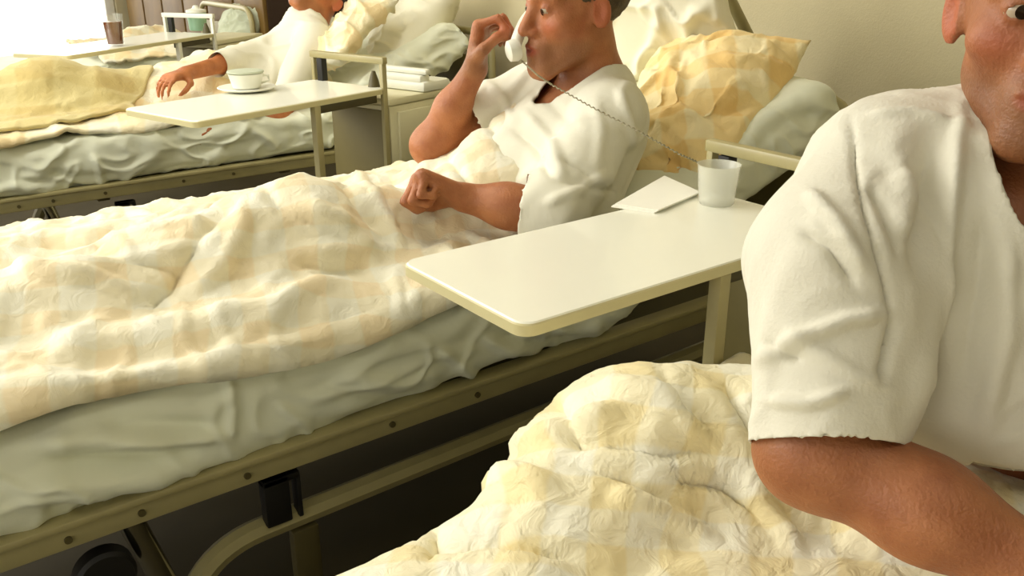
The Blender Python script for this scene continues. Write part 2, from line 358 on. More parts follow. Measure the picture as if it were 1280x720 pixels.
#@@SETTING
# ------------------------------------------------------------------ the setting
WX = 2.38; WY = 8.0; ZC = 2.9
MB().box(-3.5, WX + .2, -3, WY + .2, -.1, 0, 0).obj('floor', M['floor'], kind='structure')
MB().box(-3.5, WX + .2, -3, WY + .2, ZC, ZC + .1, 0).obj('ceiling', M['ceil'], kind='structure')
MB().box(WX, WX + .15, -3, WY + .2, 0, ZC, 0).obj('wall_head', M['wall'], kind='structure')
MB().box(-3.5, -1.2, WY, WY + .15, 0, ZC, 0).obj('wall_window', M['wall'], kind='structure')
MB().box(1.98, WX, WY, WY + .15, 0, ZC, 0).obj('wall_window_side', M['wall'], kind='structure')
MB().box(-1.2, 1.98, WY, WY + .15, 2.65, ZC, 0).obj('wall_window_top', M['wall'], kind='structure')
MB().box(-1.2, 1.98, WY, WY + .15, 0, .12, 0).obj('wall_window_sill', M['wall'], kind='structure')
win = thing('window_1', None, None); win['kind'] = 'structure'
for x in (-1.2, -.15, .9, 1.9): MB().box(x, x + .07, WY + .02, WY + .09, .12, 2.65, .006).obj('window_post', M['frame'], win)
for z in (.12, 2.58): MB().box(-1.2, 1.98, WY + .03, WY + .08, z, z + .07, .006).obj('window_rail', M['frame'], win)
for x in (-1.13, -.08, .97): MB().box(x, x + .94, WY + .05, WY + .056, .19, 2.58, 0).obj('pane', M['glass'], win)
MB().box(WX - .015, WX, -3, 5.8, 0, .09, .003).obj('baseboard_head', M['cab'], kind='structure')
# foot-side wall with its long window, and the wall behind the photographer
MB().box(-3.65, -3.5, -3, WY, 0, .8, 0).obj('wall_foot', M['wall'], kind='structure'); MB().box(-3.65, -3.5, -3, WY, 2.5, ZC, 0).obj('wall_foot_top', M['wall'], kind='structure')
MB().box(-3.65, -3.5, -3, .2, .8, 2.5, 0).obj('wall_foot_near', M['wall'], kind='structure')
MB().box(-3.5, WX, -3.15, -3, 0, ZC, 0).obj('wall_near', M['wall'], kind='structure')
# panelled wooden wardrobe beside the window
wd = thing('wardrobe', 'brown wooden wardrobe with dark upright joints beside the bright window', 'wardrobe', (2.05, 5.05, 0))
MB().box(.02, .32, 0, 2.90, 0, 2.2, 0).obj('body', M['dwood'], wd)
for i in range(6): MB().box(-.005, .03, .014 + i * .483, .014 + i * .483 + .445, .03, 2.18, .005).obj('door_panel', M['wood'], wd)

# ------------------------------------------------------------------ beds
def bed(loc, rz, label, near=-1, long=2.25, width=.86, top_only=False):
    """origin: near side, level of floor, x along the bed (0 = foot)"""
    t = thing('hospital_bed', label, 'bed', loc, rz, None)
    L_ = long; w = width
    rail = MB(); 
    rail.box(0, L_, 0, .028, .355, .392, .004); rail.box(0, L_, -.010, .03, .392, .404, .003)
    rail.obj('side_rail', M['metal'], t)
    r2 = MB(); r2.box(0, L_, w - .028, w, .335, .404, .004).obj('side_rail', M['metal'], t)
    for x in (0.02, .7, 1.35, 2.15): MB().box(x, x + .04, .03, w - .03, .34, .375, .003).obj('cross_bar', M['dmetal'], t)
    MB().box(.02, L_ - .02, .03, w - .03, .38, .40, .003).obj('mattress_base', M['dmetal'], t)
    h = MB().tube(roundpath([(L_ + .02, .0, .16), (L_ + .02, .0, .80), (L_ + .02, w, .80), (L_ + .02, w, .16)], .11), .016)
    h.obj('head_frame', M['metal'], t)
    MB().box(L_ + .01, L_ + .03, .05, w - .05, .42, .70, .004).obj('head_panel', M['cab'], t)
    MB().tube(roundpath([(-.03, .0, .16), (-.03, .0, .66), (-.03, w, .66), (-.03, w, .16)], .09), .016).obj('foot_frame', M['metal'], t)
    # undercarriage: flat lifting bars that turn down at the foot end, spindle housing, chrome strut
    for y in (.06, w - .1):
        u = MB(); P = roundpath([(.56, y, .02), (.66, y, .222), (2.1, y, .245)], .09, 10)
        u.tube(P, .021, 8)
        u.obj('lifting_bar', M['metal'], t)
    br = MB().box(.755, .80, .035, .06, .235, .325, .003); br.box(.755, .82, .035, .06, .312, .325, .003); br.box(.812, .82, .035, .06, .235, .32, .002)
    br.obj('bracket', M['black'], t)
    MB().box(.80, .85, .045, .07, .03, .20, .006).obj('linkage_plate', M['dmetal'], t)
    MB().tube([(.548, .05, .35), (.585, .05, .20), (.625, .06, .03)], .019, 16).obj('gas_strut', M['chrome'], t, smooth=True)
    wh = MB(); V = []
    wh.lathe([(.0, 0), (.062, .0), (.07, .006), (.07, .03), (.062, .036), (0.0, .036)], (0, 0, 0), 28)
    wh.v = [(x * .62 + .500, z + .01, y * .62 + .275) for x, y, z in wh.v]; wh.obj('crank_wheel', M['black'], t)
    for x in (.1, 2.1):
        for y in (.06, w - .06):
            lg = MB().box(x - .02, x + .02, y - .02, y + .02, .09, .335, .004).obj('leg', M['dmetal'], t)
            c = MB().lathe([(0.0, 0), (.04, 0), (.045, .006), (.045, .024), (.04, .03), (0.0, .03)], (0, 0, 0), 20)
            c.v = [(a + x, z + y - .015, b + .045) for a, b, z in c.v]; c.obj('caster', M['black'], lg)
    for x, zz in ((.46, .372), (.56, .374), (.98, .375), (1.16, .374), (.72, .374)):
        bl = MB(); k = MB().lathe([(.0, 0), (.008, 0), (.008, .004), (0.0, .004)], (0, 0, 0), 12); bl.add([(a * .7 + x, -z, b * .7 + zz) for a, b, z in k.v], k.f); bl.obj('rail_bolt', M['dmetal'], t)
    return t
def mattress(name, loc, rz, label, back_x=1.45, back_a=.62, long=2.15, w=.84, thick=.14, base=.40, L=None, amp=.008, bulge=.012, m=None):
    """mattress in a wrinkled fitted sheet: rounded section swept along a line that bends up at the backrest"""
    ns = 520; s = np.linspace(0, long, ns); cx = np.where(s < back_x, s, back_x + (s - back_x) * math.cos(back_a)); cz = np.where(s < back_x, 0, (s - back_x) * math.sin(back_a))
    k = 12
    for _ in range(14): cx[1:-1] = (cx[:-2] + cx[2:]) / 2 * .5 + cx[1:-1] * .5; cz[1:-1] = (cz[:-2] + cz[2:]) / 2 * .5 + cz[1:-1] * .5
    tx = np.gradient(cx); tz = np.gradient(cz); ln = np.hypot(tx, tz); nx, nz = -tz / ln, tx / ln
    r = .045; prof = []
    def crn(yc, zc, a0):
        for a in np.linspace(a0, a0 + math.pi / 2, 10): prof.append((yc + r * math.cos(a), zc + r * math.sin(a)))
    seg = lambda a, b, n: [(a[0] + (b[0] - a[0]) * i / n, a[1] + (b[1] - a[1]) * i / n) for i in range(1, n)]
    crn(w - r, r, -math.pi / 2); last = prof[-1]; prof += seg(last, (w, thick - r), 10); crn(w - r, thick - r, 0)
    prof += seg(prof[-1], (r, thick), 40); crn(r, thick - r, math.pi / 2); prof += seg(prof[-1], (0, r), 20); crn(r, r, math.pi)
    prof += seg(prof[-1], (w - r, 0), 8); P = np.array(prof); m_ = len(P)
    sc = np.clip(np.minimum(s, long - s) / .05, 0, 1) ** .5
    V = np.zeros((ns, m_, 3))
    for i in range(ns):
        pz = thick / 2 + (P[:, 1] - thick / 2) * (.55 + .45 * sc[i])
        V[i, :, 0] = cx[i] + nx[i] * pz; V[i, :, 1] = P[:, 0]; V[i, :, 2] = base + cz[i] + nz[i] * pz
    a = (np.arange(ns - 1)[:, None] * m_ + np.arange(m_)[None]); b = (np.arange(ns - 1)[:, None] * m_ + (np.arange(m_)[None] + 1) % m_)
    F = np.stack([a, b, b + m_, a + m_], -1).reshape(-1, 4)[:, ::-1]; F = [tuple(q) for q in F] + [tuple(range(m_)), tuple((ns - 1) * m_ + i for i in range(m_))[::-1]]
    c, s_ = math.cos(rz), math.sin(rz); v = V.reshape(-1, 3); v = np.stack([v[:, 0] * c - v[:, 1] * s_ + loc[0], v[:, 0] * s_ + v[:, 1] * c + loc[1], v[:, 2] + loc[2]], 1)
    o = mesh_obj(name, v, F, m or M['sheet'], label=label, cat='mattress')
    bm = bmesh.new(); bm.from_mesh(o.data); bmesh.ops.recalc_face_normals(bm, faces=bm.faces); bm.to_mesh(o.data); bm.free()
    def fn(v, n):
        d = amp * (ridges(v, (3.2, 8, 7), .9, 3.) + .6 * ridges(v, (8, 8, 13), .8, 9.)); side = np.clip(-n[:, 1] + .3, 0, 1)
        return d * (side * .9 + .25) + bulge * side * noise(v * 3)
    displace(o, fn, L); return o
#@@BEDS
B2 = (-.34, 1.19); B3 = (-.08, 3.10); B4 = (-.22, 5.13); B1 = (-.34, -.215)
bed((B2[0], B2[1], 0), 0, 'hospital bed with cream side rail and man on the telephone, behind the long tray table')
bed((B3[0], B3[1], 0), .0, 'hospital bed in the middle row, under the mattress beside the tray with the saucer', long=2.3)
bed((B4[0], B4[1], 0), 0, 'farthest hospital bed, near the bright window', long=2.2)
bed((B1[0], B1[1], 0), 0, 'nearest hospital bed, under the seated man in the white gown')
L2 = [([(18, 560), (130, 548), (230, 552), (285, 540)], 11, 0.016), ([(60, 575), (160, 572), (270, 556)], 10, -0.014), ([(18, 605), (130, 600), (230, 590)], 12, 0.012),
      ([(120, 525), (200, 530), (280, 535)], 10, -0.010), ([(283, 470), (290, 510), (287, 550)], 7, 0.010), ([(40, 640), (110, 625), (190, 612)], 8, -0.010), ([(18, 622), (80, 618), (150, 615)], 7, 0.010),
      ([(340, 500), (380, 530), (392, 545)], 7, 0.009), ([(400, 480), (470, 500), (520, 500)], 10, -0.009), ([(430, 470), (500, 480), (560, 462)], 11, 0.011), ([(540, 430), (580, 460), (600, 480)], 7, 0.010),
      ([(600, 420), (640, 440), (690, 440)], 8, 0.012), ([(620, 415), (680, 432), (740, 420)], 7, -0.010), ([(690, 410), (720, 420), (760, 400)], 7, 0.010), ([(330, 560), (420, 530), (480, 520)], 10, -0.008),
      ([(925, 170), (965, 140), (1000, 120)], 10, 0.010), ([(935, 195), (985, 150), (1025, 140)], 11, -0.014), ([(960, 210), (1005, 175), (1040, 160)], 10, 0.012)]
mattress('mattress', (B2[0], B2[1], 0), 0, 'mattress in a wrinkled pale sheet under the man on the telephone', back_x=1.50, back_a=.44, long=2.3, L=L2, thick=.15)
L3 = [([(60, 215), (100, 222), (150, 218)], 5, -.016), ([(20, 235), (100, 240)], 5, .012), ([(112, 190), (125, 215), (128, 245)], 5, .014), ([(250, 190), (300, 180), (330, 170)], 6, -.01), ([(310, 160), (335, 175), (350, 190)], 5, .014), ([(18, 225), (70, 228), (110, 236)], 4, -.01)]
mattress('mattress', (B3[0], B3[1], 0), 0, 'mattress in a pale sheet beside the tray with the saucer', back_x=1.55, back_a=.45, long=2.3, thick=.16, L=L3, bulge=.03, amp=.012)
mattress('mattress', (B4[0], B4[1], 0), 0, 'farthest mattress, mostly under a crumpled duvet near the window', back_x=1.45, back_a=.12, long=2.15, thick=.15)
mattress('mattress', (B1[0], B1[1], 0), 0, 'nearest mattress, under the seated man in the white gown', back_x=1.7, back_a=.3, long=2.2, thick=.15, amp=.004)

# lifting pole at the head of the telephone bed
MB().tube([aty(893, -40, 1.72), aty(918, 10, 1.70), aty(938, 50, 1.68), aty(962, 92, 1.66), aty(975, 150, 1.64)], .0165, 14).obj('lifting_pole', M['metal'], label='slanting grey metal lifting pole rising behind the pillows by the beige wall', cat='pole')

# ------------------------------------------------------------------ bedside cabinets with fold-out trays
def cabinet(loc, rz, label, w=.29, tl=.655, chair=False, m=None, tm=None, zt=.725):
    t = thing('bedside_cabinet', label, 'cabinet', loc, rz)
    m = m or M['metal']
    # tray: slab with rounded corners
    r = .022; P = []
    x0, x1 = -tl, .0
    for cx, cy, a0 in ((x1 - r, w - r, 0), (x0 + r, w - r, 90), (x0 + r, r, 180), (x1 - r, r, 270)):
        for a in np.radians(np.linspace(a0, a0 + 90, 7)): P.append((cx + r * math.cos(a), cy + r * math.sin(a)))
    def slab(o, za, zb, name, mt):
        n = len(P); c = np.mean(P, 0); Q = [(c[0] + (x - c[0]) * (1 - o / (x1 - x0) * 2), c[1] + (y - c[1]) * (1 - o / w * 2)) for x, y in P]
        b = MB(); b.add([(x, y, za) for x, y in Q] + [(x, y, zb - .002) for x, y in Q] + [(c[0] + (x - c[0]) * .995, c[1] + (y - c[1]) * .99, zb) for x, y in Q],
              [tuple(range(n))[::-1], tuple(range(2 * n, 3 * n))] + [(i + k * n, (i + 1) % n + k * n, (i + 1) % n + (k + 1) * n, i + (k + 1) * n) for k in (0, 1) for i in range(n)])
        return b.obj(name, mt, t)
    slab(0, zt - .017, zt - .001, 'tray_edge', M['edge']); slab(.0015, zt - .006, zt + .001, 'tray_top', tm or M['tray'])
    zc = zt + .085
    MB().box(-.011, .011, -.004, w + .004, zc - .011, zc + .011, .004).obj('crossbar', m, t)
    for y, zb in ((.008, .10), (w - .008, zt - .03)): MB().box(-.010, .010, y - .007, y + .007, zb, zc, .002).obj('upright', m, t)
    MB().box(-.297, -.274, .0, .022, .08, zt - .017, .002).obj('tray_post', m, t)
    MB().box(-.297, .0, .0, .016, .08, .10, .002).obj('foot_bar', m, t)
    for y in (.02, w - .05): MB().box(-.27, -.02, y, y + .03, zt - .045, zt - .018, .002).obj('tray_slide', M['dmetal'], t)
    MB().box(.014, .42, .0, w - .06, .10, zt - .06, .006).obj('body', M['cabw'], t)
    MB().box(.006, .016, .006, w - .066, .12, zt - .075, .003).obj('end_panel', M['cab'], t)
    MB().box(.008, .43, -.005, w - .055, zt - .058, zt - .035, .005).obj('cabinet_top', M['cabw'], t)
    for k in range(3):
        d = MB().box(.045, .395, -.012, .0, .13 + k * .175, .13 + k * .175 + .165, .004).obj('drawer', M['cabw'], t)
        MB().tube(roundpath([(.17, -.012, .235 + k * .175), (.17, -.03, .235 + k * .175), (.27, -.03, .235 + k * .175), (.27, -.012, .235 + k * .175)], .01), .004, 8).obj('handle', M['chrome'], d)
    MB().tube([(.0, .05, zt), (.0, .05, zt + .02), (.0, .05, zt + .05)], [.020, .016, .006], 14).obj('clamp_knob', M['dmetal'], t)
    MB().box(-.012, .012, w - .055, w - .030, zt, zc - .012, .002).obj('clamp', M['black'], t)
    for x in (.06, .36):
        for y in (.04, w - .10):
            c = MB().lathe([(0, 0), (.03, 0), (.034, .005), (.034, .02), (.03, .025), (0, .025)], (0, 0, 0), 16); c.v = [(a + x, z + y - .012, b + .035) for a, b, z in c.v]
            c.box(x - .012, x + .012, y - .012, y + .012, .05, .11, .002); c.obj('caster', M['black'], t)
    return t
C2 = (1.245, .757); C3 = (1.384, 2.49); C4 = (1.60, 4.62)
cabinet((C2[0], C2[1], 0), 0, 'bedside cabinet with long cream tray holding a plastic cup and a paper napkin')
cabinet((C3[0], C3[1], 0), .291, 'bedside cabinet with tray holding a cup on a saucer, behind the man on the telephone', w=.33, tl=.70)
cabinet((C4[0], C4[1], 0), .62, 'farthest bedside cabinet with white frame and tray holding a glass of tea', w=.30, tl=1.0, m=M['white'])

#@@SMALL
# ------------------------------------------------------------------ things on the trays
c = atz(895, 254, .726)
MB().lathe([(.0, 0), (.029, 0), (.031, .003), (.0365, .066), (.038, .070), (.0365, .070), (.0345, .066), (.029, .006), (.0, .005)], c, 36).obj('plastic_cup', M['cup'], smooth=True, label='empty translucent white plastic cup on the long cream tray', cat='cup')
pc = [atz(x, y, .7262)[:2] for x, y in ((764, 259), (826, 226), (871, 244), (818, 267))]
pm = MB()
for k in range(3):
    o_ = [np.array(p) + np.array([.0025 * k, -.002 * k]) for p in pc]; z0 = .7262 + k * .0022
    pm.add([(p[0], p[1], z0) for p in o_] + [(p[0], p[1], z0 + .002 + (.004 if i == 1 and k == 2 else 0)) for i, p in enumerate(o_)], [(3, 2, 1, 0), (4, 5, 6, 7), (0, 1, 5, 4), (1, 2, 6, 5), (2, 3, 7, 6), (3, 0, 4, 7)])
pm.obj('paper_napkin', M['paper'], label='folded white paper napkin lying beside the plastic cup on the tray', cat='napkin')
c = atz(309, 113, .727)
MB().lathe([(.0, 0), (.05, 0), (.082, .006), (.088, .011), (.086, .013), (.05, .006), (.0, .005)], c, 40).obj('saucer', M['white'], smooth=True, label='white saucer under the low cup on the second tray', cat='saucer')
cp = thing('teacup', 'low white lidded cup standing on the saucer of the second tray', 'cup', c + np.array([0, 0, .0065]))
MB().lathe([(.0, 0), (.036, 0), (.042, .004), (.052, .042), (.054, .046), (.051, .046), (.040, .008), (.0, .006)], (0, 0, 0), 36).obj('bowl', M['white'], cp)
MB().lathe([(.0, .0), (.053, .0), (.056, .003), (.054, .007), (.030, .010), (.0, .011)], (0, 0, .047), 36).obj('lid', M['greycloth'], cp)
MB().tube([(.05, 0, .036), (.072, 0, .034), (.074, 0, .018), (.047, 0, .012)], .004, 8).obj('handle', M['white'], cp)
c = atz(145, 57, .727)
g = thing('tea_glass', 'clear glass of brown milky tea on the farthest tray by the window', 'glass', c)
MB().lathe([(.0, 0), (.034, 0), (.037, .004), (.046, .135), (.044, .135), (.034, .008), (.0, .007)], (0, 0, 0), 32).obj('glass_wall', M['glass'], g)
MB().lathe([(.0, .0), (.0325, 0), (.040, .095), (.0, .096)], (0, 0, .0085), 32).obj('tea', M['tea'], g)
c = atz(248, 38, .727)
tb = thing('beaker', 'pale green beaker on the far end of the farthest tray', 'cup', c)
MB().lathe([(.0, 0), (.04, 0), (.044, .004), (.05, .09), (.047, .09), (.04, .008), (0, .008)], (0, 0, 0), 28).obj('cup_body', M['teal'], tb)
MB().lathe([(.0, 0), (.051, 0), (.051, .012), (.02, .02), (.012, .034), (0, .036)], (0, 0, .091), 28).obj('lid', M['white'], tb)
# telephone base on the cabinet top behind the man
c = np.array([C3[0] + .20, C3[1] + .15, .6905])
tp = thing('telephone', 'white desk telephone on the cabinet top behind the raised forearm', 'telephone', c, .3)
MB().box(-.07, .07, -.10, .10, 0, .035, .012).box(-.07, -.02, -.085, .085, .03, .055, .008).obj('base', M['white'], tp)
kp = MB()
for i in range(4):
    for j in range(3): kp.box(.0 + i * .016, .011 + i * .016, -.02 + j * .018, -.007 + j * .018, .034, .039, .001)
kp.obj('keypad', M['dmetal'], tp)
MB().box(-.058, -.032, -.10, .10, .055, .075, .008).obj('handset', M['white'], tp)

#@@BLANKETS
# ------------------------------------------------------------------ duvets
def wr(v, amp, s1=(4, 5, 5), s2=(11, 10, 11), seed=0.):
    return amp * (ridges(v, s1, 1.0, seed) + .55 * ridges(v, s2, .9, seed + 7) + .9 * noise(v * 3.2 + seed))
# duvet of the man on the telephone
def z2(x, y):
    z = .572 + .012 * np.cos(y * 5) + 0 * x
    e = np.minimum(np.clip((y - 1.19) / .10, 0, 1), np.clip((2.10 - y) / .08, 0, 1)); z = z + .03 * e ** .5
    z = smax(z, hump(x, y, (1.14, 1.54, .50), (.66, 1.50, .605), .13, .125), .06)
    z = smax(z, hump(x, y, (.62, 1.50, .605), (.05, 1.48, .54), .125, .12), .06)
    z = smax(z, hump(x, y, (1.12, 1.70, .515), (.74, 1.76, .535), .14, .12), .06)
    z = smax(z, hump(x, y, (.70, 1.76, .53), (.10, 1.78, .535), .115, .11), .07)
    z = smax(z, hump(x, y, (1.20, 1.60, .67), (1.02, 1.60, .58), .12, .12), .05)
    z = smax(z, hump(x, y, (1.19, 1.52, .72), (1.00, 1.46, .60), .11, .12), .04)
    z = np.where(y < 1.19, z - (1.19 - y) * 2.2, z); return z
LB2 = [([(18, 330), (60, 345), (120, 350), (180, 375)], 9, .018), ([(18, 300), (100, 310), (200, 330), (230, 345)], 12, -.016), ([(180, 390), (215, 360), (250, 300), (300, 250)], 10, -.018),
       ([(240, 370), (280, 330), (310, 270)], 10, .014), ([(18, 400), (100, 420), (220, 410), (330, 390)], 14, .012), ([(18, 455), (120, 445), (260, 430), (400, 400), (500, 372)], 16, -.015),
       ([(330, 240), (350, 265), (400, 285)], 8, -.012), ([(380, 250), (420, 280), (470, 330)], 8, .012), ([(420, 225), (450, 260), (480, 310)], 8, -.016), ([(440, 215), (470, 250), (500, 320)], 6, .014),
       ([(350, 330), (430, 340), (500, 350)], 10, -.012), ([(260, 400), (350, 385), (430, 350)], 8, .012), ([(18, 490), (150, 475), (290, 452), (420, 420)], 9, .012),
       ([(580, 130), (620, 170), (640, 200)], 8, -.014), ([(635, 150), (665, 180), (685, 215)], 5, -.016), ([(560, 200), (590, 230), (610, 250)], 6, -.014), ([(470, 235), (520, 260), (560, 300)], 8, .01)]
sheetgrid('duvet', -.34, lambda t: 1.17 + .10 * np.clip((t - .28) * 5, 0, 1) + .012 * np.sin(t * 23), lambda x: 1.178 + .008 * np.sin(x * 9), 2.08, .0072, z2, M['plaid'], label='pale plaid duvet over the legs of the man on the telephone', cat='duvet', solid=.014,
          dispf=lambda v, n: wr(v, .010, (3.4, 5, 5), (10, 9, 11), 1.) + .0018 * ridges(v, (17, 20, 20), 1., 31.), L=LB2)
# duvet of the middle bed, raised in a tent over the knees
def z3(x, y):
    z = .575 + .03 * np.clip((y - 3.1) / .1, 0, 1) ** .5 + 0 * x
    z = smax(z, hump(x, y, (.60, 3.50, .60), (.72, 3.48, .58), .15, .14), .08)
    z = smax(z, hump(x, y, (.60, 3.52, .60), (.10, 3.50, .53), .15, .12), .08)
    z = smax(z, hump(x, y, (1.2, 3.55, .57), (.72, 3.5, .54), .16, .14), .08)
    z = smax(z, hump(x, y, (1.58, 3.55, .655), (1.2, 3.55, .57), .17, .16), .08)
    return np.where(y < 3.10, z - (3.10 - y) * 2., z)
sheetgrid('duvet', -.08, lambda t: 1.60 + .02 * np.sin(t * 20), lambda x: 3.10 + .008 * np.sin(x * 14) + .12 * np.clip((x - 1.15) * 2.4, 0, 1), 4.0, .010, z3, M['plaid_far'], label='cream plaid duvet crumpled over the man in the middle bed', cat='duvet', dispf=lambda v, n: wr(v, .012, (4, 5, 5), (11, 11, 11), 4.), solid=.014)
# ochre blanket tented over his knees
def z3b(x, y): return z3(x, y) + .018 + .004 * noise(np.stack([x * 6, y * 6, x * 0], 1))
sheetgrid('blanket', -.06, lambda t: .80 + .16 * np.exp(-((t - .45) / .22) ** 2) + .006 * np.sin(t * 30), lambda x: 3.15 + .01 * np.sin(x * 11) + .12 * np.clip((x - .6) * 2, 0, 1), 3.84, .0105, z3b, M['olive_blanket'], label='ochre blanket tented over raised knees on the middle bed', cat='blanket', dispf=lambda v, n: .6 * wr(v, .012, (4, 5, 5), (11, 11, 11), 4.) + .5 * wr(v, .006, (4, 5, 5), (10, 10, 10), 9.), solid=.010)
# farthest bed
def z4(x, y):
    z = .57 + .03 * np.clip((y - 5.13) / .1, 0, 1) ** .5 + 0 * x
    return smax(z, hump(x, y, (1.25, 5.3, .54), (1.6, 5.6, .56), .12, .14), .06)
sheetgrid('duvet', 1.16, 1.72, lambda x: 5.10 + .02 * np.sin(x * 19), 5.96, .016, z4, M['plaid_far'], label='crumpled cream duvet on the farthest bed by the window', cat='duvet', dispf=lambda v, n: wr(v, .02, (4, 5, 5), (10, 10, 10), 14.), solid=.014)
# yellow check duvet over the nearest man
def z1(x, y):
    z = .565 + 0 * x
    z = z + .025 * np.clip((.66 - y) / .06, 0, 1) ** .5
    z = smax(z, hump(x, y, (.92, .44, .555), (.665, .618, .565), .125, .12), .06)
    z = smax(z, hump(x, y, (.63, .62, .555), (.30, .50, .465), .115, .095), .06)
    z = smax(z, hump(x, y, (.86, .12, .52), (.50, .10, .55), .125, .115), .07)
    z = smax(z, hump(x, y, (.50, .10, .55), (.15, .20, .49), .115, .10), .07)
    z = smax(z, hump(x, y, (.80, .33, .585), (.83, .04, .59), .075, .08), .05)
    return np.where(y > .66, z - (y - .66) * 2.4 * np.clip((.52 - x) * 6 + .3, 0, 1), z)
LB1 = [([(690, 500), (715, 530), (720, 560)], 10, -0.015), ([(640, 560), (700, 540), (780, 510)], 9, 0.015), ([(700, 560), (760, 555), (830, 570), (900, 560)], 10, -0.015), ([(760, 480), (830, 500), (870, 540)], 9, 0.012),
       ([(820, 470), (850, 510), (900, 540)], 7, -0.012), ([(560, 620), (640, 600), (700, 620)], 12, 0.015), ([(520, 690), (620, 680), (720, 705)], 9, -0.018), ([(540, 640), (545, 680), (530, 710)], 8, -0.018),
       ([(760, 620), (820, 640), (900, 690)], 10, 0.015), ([(900, 480), (940, 540), (960, 600)], 8, -0.015), ([(930, 600), (960, 650), (1000, 700)], 9, 0.015), ([(830, 600), (900, 610), (950, 650)], 8, -0.015), ([(700, 580), (780, 600), (840, 640)], 9, -0.012)]
sheetgrid('duvet', .04, lambda t: 1.02 + .015 * np.sin(t * 17), -.22, lambda x: .70 + .045 * np.clip((x - .35) * 6, 0, 1) + .008 * np.sin(x * 20), .0062, z1, M['plaid_front'], label='yellow check duvet over the raised knee of the nearest man', cat='duvet', solid=.014,
          dispf=lambda v, n: wr(v, .0050, (3.5, 7, 6), (9, 13, 12), 21.) + .0016 * ridges(v, (12, 21, 18), 1.1, 41.), L=LB1)

#@@PILLOWS
Rb = frame_R((math.cos(.44), 0, math.sin(.44)), (-math.sin(.44), 0, math.cos(.44)))
# yellow plaid pillow, leaning diagonal between man and mattress
pa = aty(985, 95, 1.42); pb = aty(775, 245, 1.30)
def pil(name, c1, c2, wv, w, h, mk, label, **k):
    """centre line c1 (bottom) to c2 (top), width direction wv"""
    c1, c2 = np.array(c1), np.array(c2); y = c2 - c1; n = np.linalg.norm(y); y = y / n; x = np.array(wv, float); x -= y * (x @ y); x /= np.linalg.norm(x)
    return pillow(name, (c1 + c2) / 2, w, n, h, np.stack([x, y, np.cross(x, y)], 1), M[mk], label, **k)
pil('pillow', aty(800, 234, 1.36), aty(922, 50, 1.47), (0, 1, .1), .38, .19, 'yellow', 'yellow plaid pillow leaning under the shoulder of the man on the telephone', seed=2., crease=.016,
    L=[([(800, 130), (850, 120), (905, 140), (960, 120)], 8, -.016), ([(870, 135), (900, 150), (915, 165)], 6, -.014), ([(790, 160), (830, 150), (860, 180), (880, 200)], 8, .014), ([(810, 195), (840, 200), (870, 225)], 6, -.016), ([(850, 60), (890, 90), (940, 110)], 10, .010)])
pil('pillow', aty(840, 110, 1.62), aty(800, -55, 1.75), (.35, -.8, .1), .42, .17, 'pillow', 'white pillow standing behind the head of the man on the telephone', seed=5.)
# pillows of the middle bed
pil('pillow', aty(455, 120, 3.42), aty(540, -10, 3.5), (.3, 1, 0), .62, .26, 'pillow', 'big white pillow propped at the head of the middle bed', seed=9., crease=.014)
pil('pillow', aty(395, 80, 3.20), aty(470, 5, 3.32), (.5, 1, .2), .30, .12, 'plaid_far', 'creamy yellow cushion lying against the white pillow of the middle bed', seed=12.)
pil('pillow', aty(285, 66, 5.35), aty(318, 8, 5.35), (0, 1, 0), .46, .18, 'greycloth', 'grey green pillow on the farthest bed before the wooden wardrobe', seed=15.)

